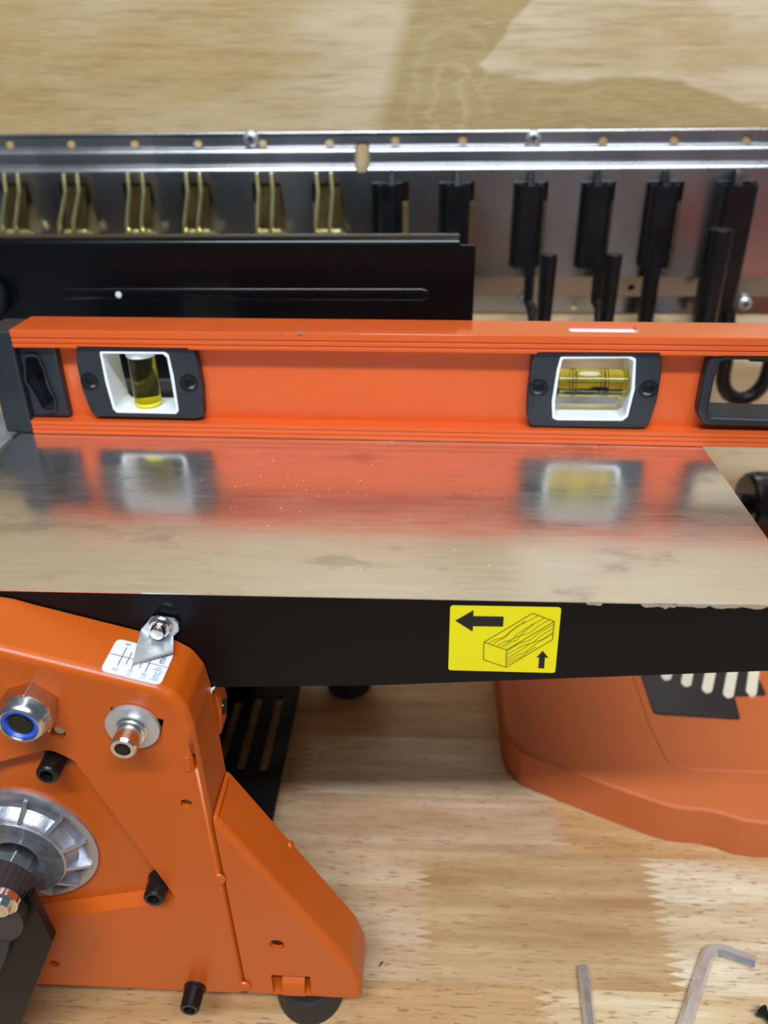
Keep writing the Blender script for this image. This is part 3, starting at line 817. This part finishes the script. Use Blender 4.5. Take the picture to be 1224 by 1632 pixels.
# --- hub of the drive with fins
hc = Vector((-.1472, 0, .1048)); Y0 = YP + PD
hub = MB().lathe((hc.x, Y0, hc.z), (0, -1, 0), [(-.002, .0286), (.0012, .0286), (.0018, .0278), (.0022, .0250), (.0016, .0215), (.0046, .0192), (.0064, .0188), (.0070, .0182), (.0068, .0088), (.0020, .0085)], 56).build('hub', 'cast', jo)
for k_ in range(12):
    a_ = 2 * math.pi * k_ / 12 + .22; e1 = Vector((math.cos(a_), 0, math.sin(a_))); e2 = Vector((-math.sin(a_), 0, math.cos(a_))) * .0008
    b0 = Vector((hc.x, Y0 - .0005, hc.z)) + e1 * .0186; b1 = Vector((hc.x, Y0 - .0005, hc.z)) + e1 * .0268
    MB().prism([b0 - e2, b1 - e2, b1 - e2 + Vector((0, -.0024, 0)), b0 - e2 + Vector((0, -.0062, 0))], [b0 + e2, b1 + e2, b1 + e2 + Vector((0, -.0024, 0)), b0 + e2 + Vector((0, -.0062, 0))]).build('fin', 'cast', hub, bevel=.0003)
hx = hexa(.0072, 6, .1)
MB().prism([(hc.x + a, Y0 - .004, hc.z + b) for a, b in hx], [(hc.x + a, .174, hc.z + b) for a, b in hx]).build('hex_shaft', 'chrome', hub, bevel=.0006)
# --- knurled collar and crank arm
YC0, YC1 = .1795, .166
kn = MB(); n = 72
ringr = [0.0134 + (.00022 if i % 2 else 0) for i in range(n)]
def kring(Y, s_=1.0): return [(hc.x + ringr[i] * s_ * math.cos(2 * math.pi * i / n), Y, hc.z + ringr[i] * s_ * math.sin(2 * math.pi * i / n)) for i in range(n)]
kn.prism(kring(YC0), kring(YC1))
col_ = kn.build('collar', 'charcoal', jo, bevel=0, angle=25)
c_ = onY(2, 1440, YC1 - .001)
MB().lathe((c_.x, YC1 + .001, c_.z), (0, -1, 0), [(0, .0056), (.0022, .0056), (.0025, .0052), (.0026, .0040), (.0045, .0036), (.0050, .0022)], 28).build('collar_screw', 'chrome', col_)
ap_ = []
YA = .1705
for x, y in ((-90, 1492), (14, 1462), (46, 1424), (84, 1500), (33, 1632), (8, 1700), (-110, 1640)):
    p = onY(x, y, YA); ap_.append((p.x, p.z))
ap_ = rounded(ap_, [0, .001, .001, .0012, .001, .001, 0], 3)
arm = MB().prism(xz(ap_, YA), xz(ap_, YA + .0035)).build('crank_arm', 'black', jo, bevel=.0005)
q_ = []
for x, y in ((-60, 1500), (18, 1496), (10, 1530), (-24, 1590), (-90, 1640)):
    p = onY(x, y, YA - .004); q_.append((p.x, p.z))
MB().prism(xz(q_, YA - .005), xz(q_, YA + .0005)).build('arm_boss', 'plastic', arm, bevel=.0008)

# --- gusset bracket at the right of the housing
gx0, gx1 = -.0716, -.0225
gf = [(-.0745, .0195), (gx1, .0190), (gx1 - .0002, .0300), (-.0262, .0425), (-.0718, .1255), (-.0770, .1255)]
def gusset(Y0, Y1, nm, vis):
    cuts = []
    if vis:
        c_ = onY(441, 1506, Y0); k_ = MB(); k_.lathe((c_.x, Y0 - .005, c_.z), (0, 1, 0), [(0, .0031), (.035, .0031)], 20); cuts.append(k_)
        a_ = onY(432, 1554, Y0); b_ = onY(497, 1586, Y0)
        cuts.append(MB().box((a_.x, Y0 - .01, b_.z), (b_.x, Y0 + .03, a_.z)))
        # slot in the sloping top
        s0 = Vector((-.0718, 0, .1255)); s1 = Vector((-.0262, 0, .0425)); dd = (s1 - s0).normalized(); nn_ = Vector((-dd.z, 0, dd.x))
        q0 = s0 + dd * .0012
        B = [q0 - nn_ * .012, q0 + dd * .0013 - nn_ * .012, q0 + dd * .0013 + nn_ * .012, q0 + nn_ * .012]
        cuts.append(MB().prism([v + Vector((0, Y0 + .0022, 0)) for v in B], [v + Vector((0, Y1 - .0022, 0)) for v in B]))
    gi = inset(gf, .0022)
    if vis:
        cuts.append(MB().prism(xz(gi, Y0 + .0020), xz(gi, Y1 + .01)))
        sm_ = [(-.095, -.004), (-.0693, -.004), (-.0727, .1300), (-.0729, .1600), (-.0951, .1610)]
        cuts.insert(0, MB().prism(xz(sm_, Y0 - .0113), xz(sm_, Y1 + .0217)))
    g_ = filleted(rounded(gf, [.003, .003, .004, .005, .003, .003], 4), xz, Y0, Y1, .0024).build(nm, 'orange', jo)
    if cuts:
        cut(g_, cuts)
        flat_fronts(g_)
    return g_
ga = gusset(YP + .0012, .2150, 'side_bracket', True)
gusset(.392, .414, 'side_bracket', False)
a_ = onY(446, 1558, YP + .0012); b_ = onY(489, 1590, YP + .0012)
tp = [(YP + .0012, b_.z + .0008), (YP + .0012, b_.z + .006), (YP + .0022, b_.z + .0082), (YP + .0090, a_.z + .0002), (YP + .0090, a_.z - .0022), (YP + .0024, b_.z + .0050), (YP + .0028, b_.z + .0008)]
MB().prism([(a_.x + .0004, u, v) for u, v in tp], [(b_.x - .0006, u, v) for u, v in tp]).build('bent_tab', 'orange', ga, angle=35)
for x, y in ((347, 1403), (388, 1574)):
    p = onY(x, y, YP)
    MB().lathe((p.x, YP + .0006, p.z), (0, -1, 0), [(0, .0030), (.0006, .0027), (.0011, .0016)], 16).build('weld_bead', 'orange', ga)
for x, y in ((460, 1358), (565, 1470)):
    d_ = ray(x, y); 
p_ = Vector((-.0505, .2140, .0870)); MB().lathe(p_, (.877, 0, .481), [(-.001, .0022), (.0006, .0016)], 12).build('weld_bead', 'orange', ga)
# --- feet
for fx, fy in ((-.0463, .2068), (-.0472, .4085), (-.25, .2068), (-.25, .4085)):
    MB().lathe((fx, fy, 0), (0, 0, 1), [(0, .0140), (.004, .0146), (.0150, .0146), (.0165, .0136), (.0160, .0100), (.0200, .0090)], 36).build('foot', 'rubber', jo)
# --- slotted base plate
zpl = .0215
xr_ = onZ(455, 1205, zpl).x
cuts = []
for x0, y0, x1, y1 in ((447, 1110, 418.5, 1228), (414, 1110, 382, 1226), (381, 1110, 352, 1212), (349, 1110, 322, 1205)):
    a_ = onZ(x1, y1, zpl); b_ = onZ(x0, y0, zpl); hw = .0024
    pl_ = rounded([(a_.x - hw, a_.y), (a_.x + hw, a_.y), (a_.x + hw, .372), (a_.x - hw, .372)], hw * .98, 5)
    cuts.append(MB().prism(xy(pl_, zpl - .01), xy(pl_, zpl + .01)))
MB().box((-.149, .2175, zpl - .0025), (xr_, .42, zpl)).build('base_plate', 'basepl', jo, cuts=cuts, smooth=False)
MB().box((-.29, .366, .0195), (-.101, .416, .16)).build('rear_frame', 'black', jo, bevel=.002)

# ================================================================== SPIRIT LEVEL
LA = Vector((-0.1855, 0.3452, TT + .00025)); an = math.atan2(0.3381 - 0.3452, 0.1245 + 0.1855)
lu = Vector((math.cos(an), math.sin(an), 0)); lv = Vector((-math.sin(an), math.cos(an), 0)); lw_ = Vector((0, 0, 1))
def L(u, v, w_): return LA + lu * u + lv * v + lw_ * w_
def LP(x, y, v):
    d = ray(x, y); t_ = (LA + lv * v - CAM).dot(lv) / d.dot(lv); q = CAM + d * t_ - LA
    return (q.dot(lu), q.z)
LL = 0.605; DV = .0226; HV = .050
le = thing('spirit_level', L(LL / 2, DV / 2, 0), 'red-orange box spirit level standing on the steel table', 'spirit level')
lip_t, lip_b, vw0, vw1 = .0418, .0066, .0078, .0148
def groove(w_): return [(0, w_ + .00045), (.0005, w_ + .0002), (.0005, w_ - .0002), (0, w_ - .00045)]
sec = [(0, HV - .0003), (0.0003, HV), (DV - .0003, HV), (DV, HV - .0003), (DV, lip_t), (vw1, lip_t - .0012), (vw1, lip_b + .004), (vw1 + .004, lip_b), (DV, lip_b - .0006), (DV, 0.0003), (DV - .0003, 0), (.0003, 0), (0, .0003)]
sec += groove(.0022)[::-1] + groove(.0044)[::-1] + [(0, lip_b), (vw0, lip_b), (vw0, lip_t - .001), (.0004, lip_t), (0, lip_t + .0005)]
sec += groove(.0440)[::-1] + groove(.0464)[::-1]
def polyLP(pts, v): return [LP(x, y, v) for x, y in pts]
VP = .0022     # front of the vial housings
plumb = [(118, 546), (121, 580), (131, 622), (144, 656), (150, 667), (310, 672), (326, 664), (325, 630), (318, 590), (306, 549)]
plumb = [(120, 546), (122, 582), (131, 622), (144, 655), (152, 664), (312, 668), (324, 664), (322, 620), (315, 580), (306, 549)]
cent = [(849, 555), (846, 572), (840, 620), (839, 665), (843, 681), (1028, 683), (1037, 672), (1050, 620), (1056, 580), (1056, 556)]
cent = [(851, 555), (847, 580), (841, 630), (840, 664), (845, 680), (1024, 683), (1034, 679), (1047, 640), (1054, 600), (1056, 556)]
hand = [(1131, 560), (1120, 600), (1110, 655), (1119, 676), (1260, 680), (1420, 690), (1440, 640), (1440, 600), (1430, 562)]
def grow(poly, s_):
    cx_ = sum(a for a, b in poly) / len(poly); cy_ = sum(b for a, b in poly) / len(poly)
    out = []
    for a, b in poly:
        d_ = Vector((a - cx_, b - cy_)); l_ = d_.length; d_ = d_ * ((l_ + s_) / l_); out.append((cx_ + d_.x, cy_ + d_.y))
    return out
def lprism(poly, v0, v1, mb=None, mi=0):
    mb = mb or MB(); return mb.prism([L(u, v0, w_) for u, w_ in poly], [L(u, v1, w_) for u, w_ in poly], mi)
pl_out = rounded(polyLP(plumb, VP), .0008, 3); ce_out = rounded(polyLP(cent, VP), .0008, 3)
# window openings (outer line of the white bezels)
pwin = rounded(polyLP([(158, 560), (168, 610), (180, 652), (186, 658), (281, 660), (285, 655), (277, 600), (269, 566), (262, 560)], VP), .0012, 3)
cwin = rounded(polyLP([(893, 568), (887, 590), (879, 640), (880, 667), (888, 670), (992, 671), (1001, 664), (1012, 620), (1014, 572), (1006, 567)], VP), .0012, 3)
hz = rounded(polyLP([(1148, 572), (1138, 600), (1127, 655), (1131, 662), (1405, 672), (1420, 640), (1420, 600), (1410, 575)], .0035), .0025, 4)
ha_out = rounded(polyLP(hand, .0035), .005, 5)
sl_a, sl_b = LP(898, 519, 0)[0] + .0045, LP(1010, 522, 0)[0] - .001
zcut = HV - .0042
s0 = onZ(903, 517, TT + HV); s1 = onZ(1010, 517, TT + HV)
us0 = (s0 - LA).dot(lu); us1 = (s1 - LA).dot(lu)
slotpoly = [(us0, -.001 + .0), (us1, .0)]
cuts = [lprism([(-.01, lip_b + .0008), (.0165, lip_b + .0008), (.0165, lip_t - .0014), (-.01, lip_t - .0014)], -.01, .04), lprism(grow(pl_out, -.0015), -.01, .04), lprism(grow(ce_out, -.0015), -.01, .04), lprism(grow(ha_out, -.0015), -.01, .04)]
sk0 = MB(); sv0, sv1 = .0062, .0165
sp_ = rounded([(us0, sv0), (us1, sv0), (us1, sv1), (us0, sv1)], .002, 4)
sk0.prism([L(u, v, HV - .006) for u, v in sp_], [L(u, v, HV + .01) for u, v in sp_]); cuts.append(sk0)
MB().prism([L(0, a, b) for a, b in sec], [L(LL, a, b) for a, b in sec]).build('body', 'level', le, cuts=cuts, angle=28)
MB().prism([L(u, v, HV - .0061) for u, v in sp_], [L(u, v, HV - .0016) for u, v in sp_]).build('slot_window', 'white', le)
# end caps
def endcap(left):
    s_ = 1 if left else -1; base = 0 if left else LL
    e0 = base - s_ * .0135
    shell = MB().prism([L(e0, .0002, 0.0002), L(e0, DV - .0002, .0002), L(e0, DV - .0002, HV - .0008), L(e0, .0002, HV - .0008)],
                       [L(base - s_ * .0002, .0002, .0002), L(base - s_ * .0002, DV - .0002, .0002), L(base - s_ * .0002, DV - .0002, HV - .0008), L(base - s_ * .0002, .0002, HV - .0008)])
    cp = shell.build('end_cap', 'plastic', le, bevel=.0012, seg=3)
    w0, w1 = lip_b + .0006, lip_t - .0004
    e1 = base + s_ * .0175
    pl_ = [(base - s_ * .0003, w0), (e1, w0), (e1, w1), (base - s_ * .0003, w1)]
    holep = [(.0030, .0368), (.0090, .0372), (.0105, .0300), (.0104, .0235), (.0126, .0165), (.0118, .0112), (.0062, .0108), (.0040, .0185), (.0012, .0250), (.0022, .0305)]
    holep = rounded([(base + s_ * a, b) for a, b in holep], [.0022, .0022, .001, .001, .002, .002, .002, .001, .0015, .001], 4)
    ip = lprism(pl_, .0035, DV - .0035).build('insert', 'plastic', cp, bevel=.0010, seg=2)
    cut(ip, [lprism(holep, -.01, .05)])
    for p_ in ip.data.polygons: p_.use_smooth = False
    rim = lprism(grow(holep, .0012), .0022, .0045).build('hole_rim', 'plastic', cp, cuts=[lprism(holep, -.01, .05)], smooth=False)
endcap(True); endcap(False)
# vial housings
def vial_housing(out, win, nm, lab):
    h_ = lprism(out, VP, DV - .002).build(nm, 'plastic', le, cuts=[lprism(win, -.01, .04)], bevel=.0008, seg=2, angle=45)
    if lab: h_['label'] = lab
    inner = grow(win, -.0016)
    bz = lprism(win, VP - .0003, DV - .0023).build('bezel', 'white', h_, cuts=[lprism(inner, -.01, .04)], bevel=.0004, seg=2, angle=50)
    return h_
ph = vial_housing(pl_out, pwin, 'vial_housing', 'charcoal housing of the upright plumb vial')
ch_ = vial_housing(ce_out, cwin, 'vial_housing', 'charcoal housing of the lying centre vial')
def hs(x, y, par):
    u, w_ = LP(x, y, VP)
    MB().lathe(L(u, VP + .0002, w_), -lv, [(0, .0042), (.0005, .0042), (.0006, .0036), (.0001, .0034)], 22).build('screw_seat', 'blackox', par)
    MB().lathe(L(u, VP + .0003, w_), -lv, [(0, .0030), (.0006, .0029), (.0011, .0020), (.0012, .0012), (.0006, .0010)], 16).build('screw', 'blackox', par)
hs(143, 609, ph); hs(301, 611, ph); hs(858, 619, ch_); hs(1034, 621, ch_)
# upright vial
u, _ = LP(228, 600, DV / 2); wlo = min(b for a, b in pwin) + .0018; whi = max(b for a, b in pwin) - .0016
u = LP(230, 600, .010)[0]
MB().lathe(L(u, .0100, wlo + .001), (0, 0, 1), [(0, .0056), (.0008, .0062), (whi - wlo - .003, .0062), (whi - wlo - .002, .0058)], 32).build('vial', 'vial', ph)
MB().lathe(L(u, .0100, wlo - .0004), (0, 0, 1), [(0, .0052), (.0014, .0062), (.0024, .0062)], 32).build('vial_foot', 'yellow', ph)
MB().lathe(L(u, .0100, whi - .0028), (0, 0, 1), [(0, .0066), (.0032, .0072)], 32).build('vial_cap', 'white', ph)
# lying vial
u0_, wv = LP(888, 610, .0100); u1_, _ = LP(1000, 612, .0100); wv = LP(945, 610, .0100)[1]
MB().lathe(L(u0_ - .0004, .0100, wv), lu, [(0, .0058), (.0008, .0063), (u1_ - u0_, .0063), (u1_ - u0_ + .0008, .0058)], 36).build('vial', 'vial', ch_)
ub = LP(940, 600, .005)[0]
MB().tube([L(ub + t_, .0078, wv + .0042) for t_ in (-.0062, -.0052, -.003, 0, .003, .0052, .0062)], [.0004, .0014, .0021, .0023, .0021, .0014, .0004], 14).build('bubble', 'bubble', ch_)
for x in (913, 918, 965, 970):
    uu = LP(x, 610, .0045)[0]; P_ = [L(uu, .0100 + .00635 * math.cos(a_), wv + .00635 * math.sin(a_)) for a_ in [2 * math.pi * j / 40 for j in range(41)]]
    MB().tube(P_, .00016, 5).build('vial_line', 'ink', ch_)
# hand hole grip on the right
hh = lprism(ha_out, .0015, DV - .0015).build('hand_hole_grip', 'plastic', le, cuts=[lprism(hz, -.02, .05)], bevel=.0022, seg=4, angle=45)
hb = polyLP([(1190, 572), (1198, 579), (1300, 583), (1308, 574)], .0035)
lprism(hb, .006, .016).build('grip_lug', 'plastic', hh)
# little worn spots
for x, y, r_ in ((448, 531, .0006), (478, 531, .0009), (485, 531, .0006)):
    u_, w_ = LP(x, y, 0)
    MB().lathe(L(u_, .0001, HV - .0002), (0, -.7, .7), [(0, r_), (.00015, r_ * .7)], 7).build('paint_chip', 'chrome', le)

# ================================================================== SECOND MACHINE
sec2 = thing('machine_base', (0.17, 0.38, 0), 'orange cast base of a second machine on the right of the bench', 'machine')
outl = [(.0475, .50), (.0475, .348), (.056, .326), (.085, .3115), (.120, .2965), (.1330, .2925), (.146, .2925), (.157, .2890), (.171, .2862), (.200, .2862), (.30, .290), (.34, .30), (.34, .50)]
outl = [(.0475, .50), (.0475, .349), (.0495, .338), (.056, .3285), (.064, .3238), (.095, .3085), (.122, .2960), (.1290, .2935), (.137, .2925), (.146, .2922), (.1530, .2900), (.161, .2866), (.171, .2852), (.200, .2855), (.30, .290), (.34, .30), (.34, .50)]
DZ = .0255
deck = MB().prism(xy(outl, 0.0004), xy(outl, DZ))
dk = filleted(rounded(outl, [0, .004] + [.008] * 12 + [0, .004, 0], 3), xy, DZ, 0.0004, .0020).build('deck', 'orange2', sec2)
plat = [(.1295, .50), (.1295, .352), (.1330, .322), (.145, .318), (.30, .316), (.30, .50)]
plat = rounded(plat, [0, .004, .006, .004, .004, 0], 4)
ins = []
for x, y in ((1043, 1136), (1180, 1145), (1170, 1108), (1221, 1106)):
    p = onZ(x, y, DZ + .0022); ins.append((p.x, p.y))
ins = [(ins[0][0], .47)] + ins + [(ins[3][0] + .003, .47)]
ins_r = rounded(ins, [0, .003, .0012, .0006, .0012, 0], 4)
MB().prism(xy(plat, DZ - .002), xy(plat, DZ + .0009)).build('raised_plateau', 'orange2', dk, bevel=.0028, seg=3, angle=45)
cuts = []
slots = []
for x0, y0, x1, y1 in ((1064, 1070, 1061, 1082), (1098, 1066, 1093, 1092), (1134, 1064, 1126, 1102), (1169, 1062, 1160, 1110), (1203, 1060, 1197, 1106)):
    a_ = onZ(x1, y1, DZ + .0024); b_ = onZ(x0, y0, DZ + .0024); d_ = (b_ - a_).normalized(); n_ = Vector((-d_.y, d_.x, 0)); hw = .0030
    e_ = a_ + d_ * .055
    slots.append([(q.x, q.y) for q in (a_ + n_ * hw * .75, a_ - d_ * .0018, a_ - n_ * hw * .75, a_ + d_ * .002 - n_ * hw, e_ - n_ * hw, e_ + n_ * hw, a_ + d_ * .002 + n_ * hw)])
vp = MB().prism(xy(ins_r, DZ + .0005), xy(ins_r, DZ + .0024)).build('vent_plate', 'charcoal', dk, cuts=[MB().prism(xy(s_, DZ - .002), xy(s_, DZ + .01)) for s_ in slots], smooth=False)
for s_ in slots:
    MB().prism(xy(s_, DZ + .0010), xy(s_, DZ + .0022)).build('vent_bar', 'cream', dk, smooth=False)
# column with the black clamping knob behind the table corner
MB().box((.25, .40, DZ), (.32, .495, .20)).build('column', 'orange2', sec2, bevel=.006, seg=4)
KY = .452
kc = onY(1196, 806, KY)
kb = MB().lathe((kc.x - .004, KY, kc.z), (1, 0, 0), [(0, .0185), (.002, .0205), (.006, .0215), (.020, .0215), (.024, .019), (.025, .010), (.047, .009)], 40).build('clamp_knob', 'hook', sec2)
MB().lathe((kc.x - .0035, KY, kc.z + .001), (-1, 0, 0), [(0, .0064), (.013, .0060), (.014, .005)], 24).build('spindle', 'hook', kb)

# ================================================================== SMALL THINGS ON THE BENCH
def hexkey(pts, r, name, lab, mat):
    o_ = MB().tube(pts, r, 6, phase=math.pi / 6).build(name, mat, angle=20); tag(o_, lab, 'hex key', 'hex keys on the bench'); return o_
r1 = .0027; zc = r1 * .87 + .0001
a_ = onZ(931, 1537, 2 * zc); b_ = onZ(945, 1660, 2 * zc); d_ = (b_ - a_).normalized()
a_.z = zc
P_ = [a_, a_ + d_ * .03, a_ + d_ * .075]; P_ = [Vector((q.x, q.y, zc)) for q in P_]
e_ = P_[-1]; P_ += [e_ + Vector((.001, -.003, 0)), e_ + Vector((.004, -.0048, 0)), e_ + Vector((.020, -.006, 0))]
hexkey(P_, r1, 'hex_key', 'straight-looking grey steel hex key lying left of the bent one', 'keysteel')
r2 = .0029; zc = r2 * .87 + .0001
a_ = onZ(1203, 1533, zc); c_ = onZ(1133, 1508, zc); b_ = onZ(1092, 1632, zc)
d1 = (c_ - a_).normalized(); d2 = (b_ - c_).normalized()
P_ = [a_, c_ - d1 * .006]
for k_ in range(1, 6):
    t_ = k_ / 6; P_.append((c_ - d1 * .006) * (1 - t_) ** 2 + c_ * 2 * t_ * (1 - t_) + (c_ + d2 * .006) * t_ * t_)
P_ += [c_ + d2 * .006, c_ + d2 * .09]
hexkey([Vector((q.x, q.y, zc)) for q in P_], r2, 'hex_key', 'bent bright steel hex key with its short leg to the right', 'keysteel')
# dark screw at the lower right corner
s0 = onZ(1212, 1610, .003); sx = thing('wood_screw', (s0.x, s0.y, 0), 'small black screw lying at the bottom right corner of the bench', 'screw')
dv = Vector((.55, -.83, 0)).normalized()
c0 = Vector((s0.x, s0.y, .0032))
hd = MB().lathe(c0, dv, [(0, .0030), (.0006, .0032), (.0030, .0014)], 18).build('head', 'blackox', sx)
MB().lathe(c0 + dv * .0030, dv + Vector((0, 0, -.09)), [(0, .0013)] + [(.0008 * k_, .0012 + (.0004 if k_ % 2 else 0)) for k_ in range(1, 24)] + [(.021, .0002)], 12).build('shank', 'blackox', sx)
# splinter
c_ = onZ(607, 1537, .0004)
MB().tube([c_ + Vector((-.0009, -.0011, 0)), c_ + Vector((0, 0, .0003)), c_ + Vector((.0009, .0014, 0))], [.0002, .0005, .0003], 6).build('splinter', 'charcoal')
tag(bpy.data.objects['splinter'], 'tiny dark splinter on the bench beside the orange bracket', 'splinter')
